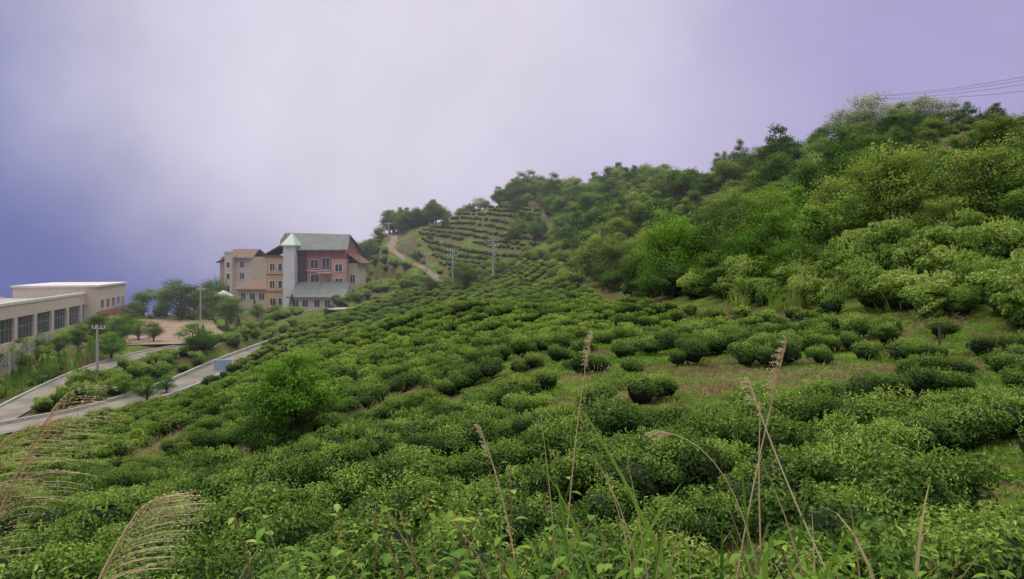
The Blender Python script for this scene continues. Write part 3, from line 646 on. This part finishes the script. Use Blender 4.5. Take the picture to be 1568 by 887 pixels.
box(s_,'roof',-2.1,2.1,-1.3,1.3,0.95,1.12,M['kerb']); box(s_,'back_panel',-1.74,1.74,0.96,1.0,-0.5,0.95,M['wood'])
i_=empty('notice_board',(-25.6,70.5,h1(-25.6,70.5)+0.5),math.radians(18))
box(i_,'panel',-0.75,0.75,-0.03,0.03,0.25,1.15,M['blue']); box(i_,'post_l',-0.85,-0.77,-0.05,0.05,-0.9,1.25,M['white']); box(i_,'post_r',0.77,0.85,-0.05,0.05,-0.9,1.25,M['white'])
box(i_,'top_rail',-0.77,0.77,-0.045,0.045,1.15,1.23,M['white']); box(i_,'bottom_rail',-0.77,0.77,-0.045,0.045,0.17,0.25,M['white'])
cx,cy=(342-784)/F*124,124
c_=empty('garden_canopy',(cx,cy,h1(cx,cy)))
gg=Geo(); gg.tube([(0,0,-0.3),(0,0,3.9)],[0.05,0.05],8); o=gg.obj('mast',[M['metal']]); o.parent=c_
Vc=[(1.6*math.cos(k*math.pi/4),1.6*math.sin(k*math.pi/4),3.3) for k in range(8)]+[(0,0,4.1)]+[(1.6*math.cos(k*math.pi/4),1.6*math.sin(k*math.pi/4),3.05) for k in range(8)]
part(c_,'cover',Vc,[(k,(k+1)%8,8) for k in range(8)]+[(k,9+k,9+(k+1)%8,(k+1)%8) for k in range(8)],M['white'])

# ------------------------------------------------------------------ foreground plants
def plume_grass(base,mid,tip,droop,plen,nst,seed,width=0.006,strand=0.16,fat=1.0,name='silver_grass',sp=0.13,nl=3):
    r=np.random.default_rng(seed); g=Geo(); base,mid,tip=map(lambda q:np.array(q,float),(base,mid,tip))
    P=[base*(1-t)**2+2*t*(1-t)*mid+t*t*tip for t in np.linspace(0,1,16)]
    g.tube(P,np.linspace(width,width*0.35,16),5,0,0.4)
    droop=np.array(droop,float)
    for k in range(nst):
        t=1-plen*(k+r.random())/nst; p=base*(1-t)**2+2*t*(1-t)*mid+t*t*tip
        tg=2*(1-t)*(mid-base)+2*t*(tip-mid); tg/=np.linalg.norm(tg)
        L=strand*r.uniform(0.75,1.1)*(0.55+0.45*min(1,(1-t)/plen*2.5)); o=unit(1,r)[0]*sp
        Q=[p+L*(tg*s*(1.0-0.3*s)+(droop*0.8+o)*s*s*0.8+o*s*0.2) for s in np.linspace(0,1,9)]
        sd=np.cross(tg,droop+o); sd/=np.linalg.norm(sd)+1e-9
        g.ribbon(Q,[0.0014*fat,0.0022*fat,0.0028*fat,0.0032*fat,0.0034*fat,0.0032*fat,0.0028*fat,0.0018*fat,0.0004],sd,0,0.5+r.normal(0,0.15))
        Q=np.array(Q); C=np.repeat(Q[2:],nl,axis=0)+r.normal(0,0.0014,(7*nl,3))
        g.leaves(C,unit(7*nl,r),0.0075*fat,0,0.6+r.normal(0,0.2,7*nl),0.35,0.6,r)
    return g.obj(name,[M['plume']])
def gz(x,y): return h1(x,y)
plume_grass((-2.05,2.5,gz(-2,2.5)),(-1.74,2.5,-0.9),S(88,618,2.5),(1.0,0,-0.50),0.34,62,1,0.007,0.30,1.15,sp=0.09,nl=2)
plume_grass((-2.0,2.7,gz(-2,2.7)),(-1.88,2.5,-0.78),S(25,660,2.5),(1.0,0,-0.4),0.32,44,2,0.007,0.28,1.15,sp=0.09,nl=2)
plume_grass((-1.75,2.6,gz(-1.7,2.6)),(-1.40,2.5,-1.1),S(210,785,2.5),(1.0,0,-0.28),0.36,72,3,0.008,0.30,1.2,sp=0.09,nl=2)
plume_grass((-1.9,2.6,gz(-1.9,2.6)),(-1.78,2.5,-1.15),S(5,740,2.5),(1.0,0,-0.3),0.3,30,13,0.006,0.24,1.1,sp=0.09,nl=2)
plume_grass((0.22,4.0,gz(0.2,4)),(0.27,4.0,-1.0),S(905,516,4),(-0.2,0,-0.6),0.14,50,4,0.005,0.15,1.1)
plume_grass((0.9,3.6,gz(0.9,3.6)),(1.0,3.6,-1.3),S(1203,530,3.7),(-0.45,0,-0.5),0.16,56,5,0.006,0.18,1.15)
plume_grass((1.65,3.0,gz(1.65,3)),(1.15,3.2,-1.1),S(1148,585,3.4),(-0.5,0,-0.6),0.1,20,6,0.006,0.1)
plume_grass((0.05,3.0,gz(0,3)),(0.1,3.0,-1.2),S(735,655,3),(-0.4,0,-0.2),0.12,16,7,0.006,0.06)
plume_grass((1.0,3.1,gz(1,3.1)),(1.05,3.1,-0.7),S(1005,660,3.1),(-0.4,0,-0.6),0.1,14,8,0.004,0.08)
plume_grass((1.1,3.3,gz(1.1,3.3)),(1.0,3.3,-1.1),S(1165,620,3.3),(-0.3,0,-0.5),0.06,10,9,0.006,0.06)

def long_grass(name,x,y,n,hgt,seed,wid=0.014,mat='grass',spread=0.12,tb=0.5):
    r=np.random.default_rng(seed); g=Geo(); z=gz(x,y)
    for k in range(n):
        a=r.uniform(0,6.28); b=np.array([x+r.normal(0,spread),y+r.normal(0,spread),z-0.05]); L=hgt*r.uniform(0.65,1.1); ben=r.uniform(0.05,0.4)
        dx,dy=math.cos(a)*ben,math.sin(a)*ben; kink=r.uniform(0,0.6)
        P=[b+np.array([dx*L*(t*t+kink*0.6*t**4),dy*L*t*t,L*(t-kink*t**4*0.6)]) for t in np.linspace(0,1,10)]
        w=wid*r.uniform(0.7,1.3); sd=np.array([math.cos(a+1.2),math.sin(a+1.2)*0.3,0.1]); sd/=np.linalg.norm(sd)
        g.ribbon(P,[w*0.6,w*0.9,w,w,w,w*0.95,w*0.8,w*0.6,w*0.35,w*0.03],sd,0,tb+r.normal(0,0.2))
    return g.obj(name,[M[mat]])
long_grass('long_grass',0.28,2.7,18,1.5,1,0.02,tb=0.35); long_grass('long_grass',0.85,2.8,22,1.55,2,0.021,tb=0.35); long_grass('long_grass',0.8,2.7,8,1.5,3,0.014,'dry')
long_grass('long_grass',1.35,2.9,16,1.45,4,0.016,'dry',0.1); long_grass('long_grass',1.55,2.6,24,1.3,5,0.011); long_grass('long_grass',-1.75,2.4,34,1.25,6,0.012)
long_grass('long_grass',-2.0,2.7,30,1.4,7,0.01,'grass'); long_grass('long_grass',-0.6,2.6,22,1.3,8,0.007,'dry',0.4); long_grass('long_grass',0.5,3.0,36,1.45,9,0.007,'dry',0.4)
long_grass('long_grass',0.2,3.0,10,1.45,10,0.014,'grass',0.25,0.35); long_grass('long_grass',-1.0,2.7,24,1.3,11,0.01,'grass',0.3)

def broad_weed(name,x,y,hgt,seed,leaf=0.09,mat='fresh',bend=0.25,nleaf=16,tb=0.45,stem='greenstem'):
    r=np.random.default_rng(seed); g=Geo(); z=gz(x,y); a=r.uniform(0,6.28); bx,by=math.cos(a)*bend,math.sin(a)*bend*0.5
    cur=r.uniform(0.0,0.35)
    P=[np.array([x+bx*hgt*t*t+0.02*math.sin(t*9+a),y+by*hgt*t*t,z+hgt*(t-cur*t**4*0.4)]) for t in np.linspace(0,1,12)]
    g.tube(P,np.linspace(0.005,0.0018,12),5,0,0.5)
    for k in range(nleaf):
        t=0.35+0.65*k/(nleaf-1); i=min(10,int(t*11)); p=P[i]+(P[i+1]-P[i])*(t*11-i); an=k*2.4+a
        d=np.array([math.cos(an),math.sin(an),r.uniform(-0.3,0.5)]); d/=np.linalg.norm(d); L=leaf*r.uniform(0.6,1.2)*(1.15-0.6*t)
        sd=np.cross(d,[0,0,1.0]); sd/=np.linalg.norm(sd); up=np.cross(sd,d); w=L*0.27
        st=p+d*L*0.25
        g.tube([p,st],[0.0015,0.0012],4,0)
        V=[]; pr=[0.02,0.75,1.0,0.7,0.02]
        for j,q_ in enumerate(pr):
            c=st+d*L*j/4-up*L*0.35*(j/4)**2
            V+=[c-sd*w*q_+up*w*0.3*q_,c,c+sd*w*q_+up*w*0.3*q_]
        Fc=[]
        for j in range(4): Fc+=[(3*j,3*j+1,3*j+4,3*j+3),(3*j+1,3*j+2,3*j+5,3*j+4)]
        g.add(V,Fc,1,tb+r.normal(0,0.15)+0.2*(t>0.9))
    return g.obj(name,[M[stem],M[mat]],True,True)
for i in range(120):
    x=rng.uniform(-0.95,1.9); y=rng.uniform(2.2,3.2); h=rng.uniform(0.75,1.05)+0.12*(y-2.2)+ (0.18 if -0.75<x<0.3 else 0)
    broad_weed('broadleaf_weed',x,y,h,900+i,0.09,'fresh' if rng.random()<0.5 else 'tree',0.22,20,0.34,'greenstem' if rng.random()<0.6 else 'redstem')
for (u,vv,d,sd) in ((505,800,3.0,1),(545,780,3,2),(655,745,3,3),(670,765,3.1,4),(760,700,3,5),(820,735,3,6),(425,785,2.8,7),(300,790,2.7,8),(700,790,2.8,10),(600,790,2.8,11)):
    x=(u-784)/F*d; zt=(400-vv)/F*d; broad_weed('tall_weed',x,d,zt-gz(x,d)+0.05,950+sd,0.07,'vine',0.16,15,0.45,'redstem')

for (u,d,s) in ((668,25,0.22),(1215,25,0.16),(640,25.5,0.15),(980,20.5,0.12)):
    x=(u-784)/F*d; g=Geo(); g.blob((0,0,0),(s,s*0.8,s*0.6),0,9,6,0.22); o=g.obj('rock',[M['rock']]); o.location=(x,d,h1(x,d)+s*0.3)
g=Geo(); g.tube([(0,0,-0.2),(0.02,0,0.9)],[0.04,0.035],8); o=g.obj('wooden_post',[M['bark']]); x=(1438-784)/F*24; o.location=(x,24,h1(x,24))

# ------------------------------------------------------------------ mist, sky, sun, camera
m,nt,N,L=newmat('mist'); vs=N.new('ShaderNodeVolumeScatter'); vs.inputs['Density'].default_value=0.0012; vs.inputs['Color'].default_value=(0.92,0.94,1,1)
o=N.new('ShaderNodeOutputMaterial'); L.new(vs.outputs[0],o.inputs['Volume'])
mesh_obj('valley_mist',[(-260,55,-90),(260,55,-90),(260,300,-90),(-260,300,-90),(-260,55,150),(260,55,150),(260,300,150),(-260,300,150)],BF,[m])
w=bpy.data.worlds.new('World'); scene.world=w; w.use_nodes=True; N=w.node_tree.nodes; L=w.node_tree.links; N.clear()
EL=math.radians(60); AZ=math.radians(-60)
sky=N.new('ShaderNodeTexSky'); sky.sky_type='NISHITA'; sky.sun_disc=False; sky.sun_elevation=EL; sky.sun_rotation=AZ
tc=N.new('ShaderNodeTexCoord')
def lin(c): return tuple(((q/255+0.055)/1.055)**2.4 if q/255>0.04045 else q/255/12.92 for q in c)
nn=N.new('ShaderNodeTexNoise'); nn.inputs['Scale'].default_value=2.6; nn.inputs['Detail'].default_value=6; L.new(tc.outputs['Generated'],nn.inputs['Vector'])
ws=N.new('ShaderNodeVectorMath'); ws.operation='MULTIPLY_ADD'; L.new(nn.outputs['Color'],ws.inputs[0]); ws.inputs[1].default_value=(0.3,0.3,0.3); L.new(tc.outputs['Generated'],ws.inputs[2])
sb=N.new('ShaderNodeVectorMath'); sb.operation='SUBTRACT'; L.new(ws.outputs[0],sb.inputs[0]); sb.inputs[1].default_value=(0.15,0.15,0.15)
nrm=N.new('ShaderNodeVectorMath'); nrm.operation='NORMALIZE'; L.new(sb.outputs[0],nrm.inputs[0])
def lobe(dirv,c0,c1):
    d=Vector(dirv).normalized(); v=N.new('ShaderNodeVectorMath'); v.operation='DOT_PRODUCT'; L.new(nrm.outputs[0],v.inputs[0]); v.inputs[1].default_value=d
    mr=N.new('ShaderNodeMapRange'); mr.interpolation_type='SMOOTHSTEP'; mr.inputs['From Min'].default_value=math.cos(math.radians(c0)); mr.inputs['From Max'].default_value=math.cos(math.radians(c1)); L.new(v.outputs['Value'],mr.inputs['Value']); return mr
def mixc(fac,a,bcol,k=1.0):
    mx=N.new('ShaderNodeMixRGB')
    if k!=1.0:
        mm=N.new('ShaderNodeMath'); mm.operation='MULTIPLY'; mm.inputs[1].default_value=k; L.new(fac,mm.inputs[0]); fac=mm.outputs[0]
    L.new(fac,mx.inputs[0])
    if isinstance(a,tuple): mx.inputs[1].default_value=(*a,1)
    else: L.new(a,mx.inputs[1])
    if isinstance(bcol,tuple): mx.inputs[2].default_value=(*bcol,1)
    else: L.new(bcol,mx.inputs[2])
    return mx.outputs[0]
c=mixc(lobe((0.0,0.0,1),66,20).outputs[0],lin((166,156,214)),(1.95,1.9,1.75))
c=mixc(lobe((-0.70,1,-0.20),54,18).outputs[0],c,lin((58,78,168)),1.0)
c=mixc(lobe((0.02,1,0.17),27,2).outputs[0],c,lin((214,204,238)),0.75)
c=mixc(lobe((-0.20,1,0.38),27,3).outputs[0],c,lin((242,236,252)),0.82)
n4=N.new('ShaderNodeTexNoise'); n4.inputs['Scale'].default_value=5.5; n4.inputs['Detail'].default_value=6; n4.inputs['Roughness'].default_value=0.55; L.new(tc.outputs['Generated'],n4.inputs['Vector'])
cr=N.new('ShaderNodeMapRange'); cr.inputs['From Min'].default_value=0.3; cr.inputs['From Max'].default_value=0.7; cr.inputs['To Min'].default_value=0.91; cr.inputs['To Max'].default_value=1.07; L.new(n4.outputs['Fac'],cr.inputs['Value'])
cs=N.new('ShaderNodeVectorMath'); cs.operation='SCALE'; L.new(c,cs.inputs[0]); L.new(cr.outputs[0],cs.inputs['Scale']); c=cs.outputs[0]
sc_=N.new('ShaderNodeVectorMath'); sc_.operation='SCALE'; sc_.inputs['Scale'].default_value=0.09; L.new(sky.outputs[0],sc_.inputs[0])
mx=N.new('ShaderNodeMixRGB'); mx.inputs[0].default_value=0.95; L.new(sc_.outputs[0],mx.inputs[1]); L.new(c,mx.inputs[2])
bg=N.new('ShaderNodeBackground'); bg.inputs['Strength'].default_value=1.0; L.new(mx.outputs[0],bg.inputs[0])
ow=N.new('ShaderNodeOutputWorld'); L.new(bg.outputs[0],ow.inputs[0])
sl=bpy.data.lights.new('sun','SUN'); sl.energy=1.45; sl.angle=math.radians(24); sl.color=(1,0.9,0.7)
so=link(bpy.data.objects.new('sun',sl))
to_sun=Vector((math.sin(AZ)*math.cos(EL),math.cos(AZ)*math.cos(EL),math.sin(EL)))
so.rotation_euler=to_sun.to_track_quat('Z','Y').to_euler()
cam=bpy.data.cameras.new('camera'); co=link(bpy.data.objects.new('camera',cam)); co.location=(0,0,0); co.rotation_euler=(math.pi/2,0,0)
cam.sensor_width=36; cam.lens=36*F/1568; cam.shift_y=-43.5/1568; cam.clip_start=0.05; cam.clip_end=8000
scene.camera=co
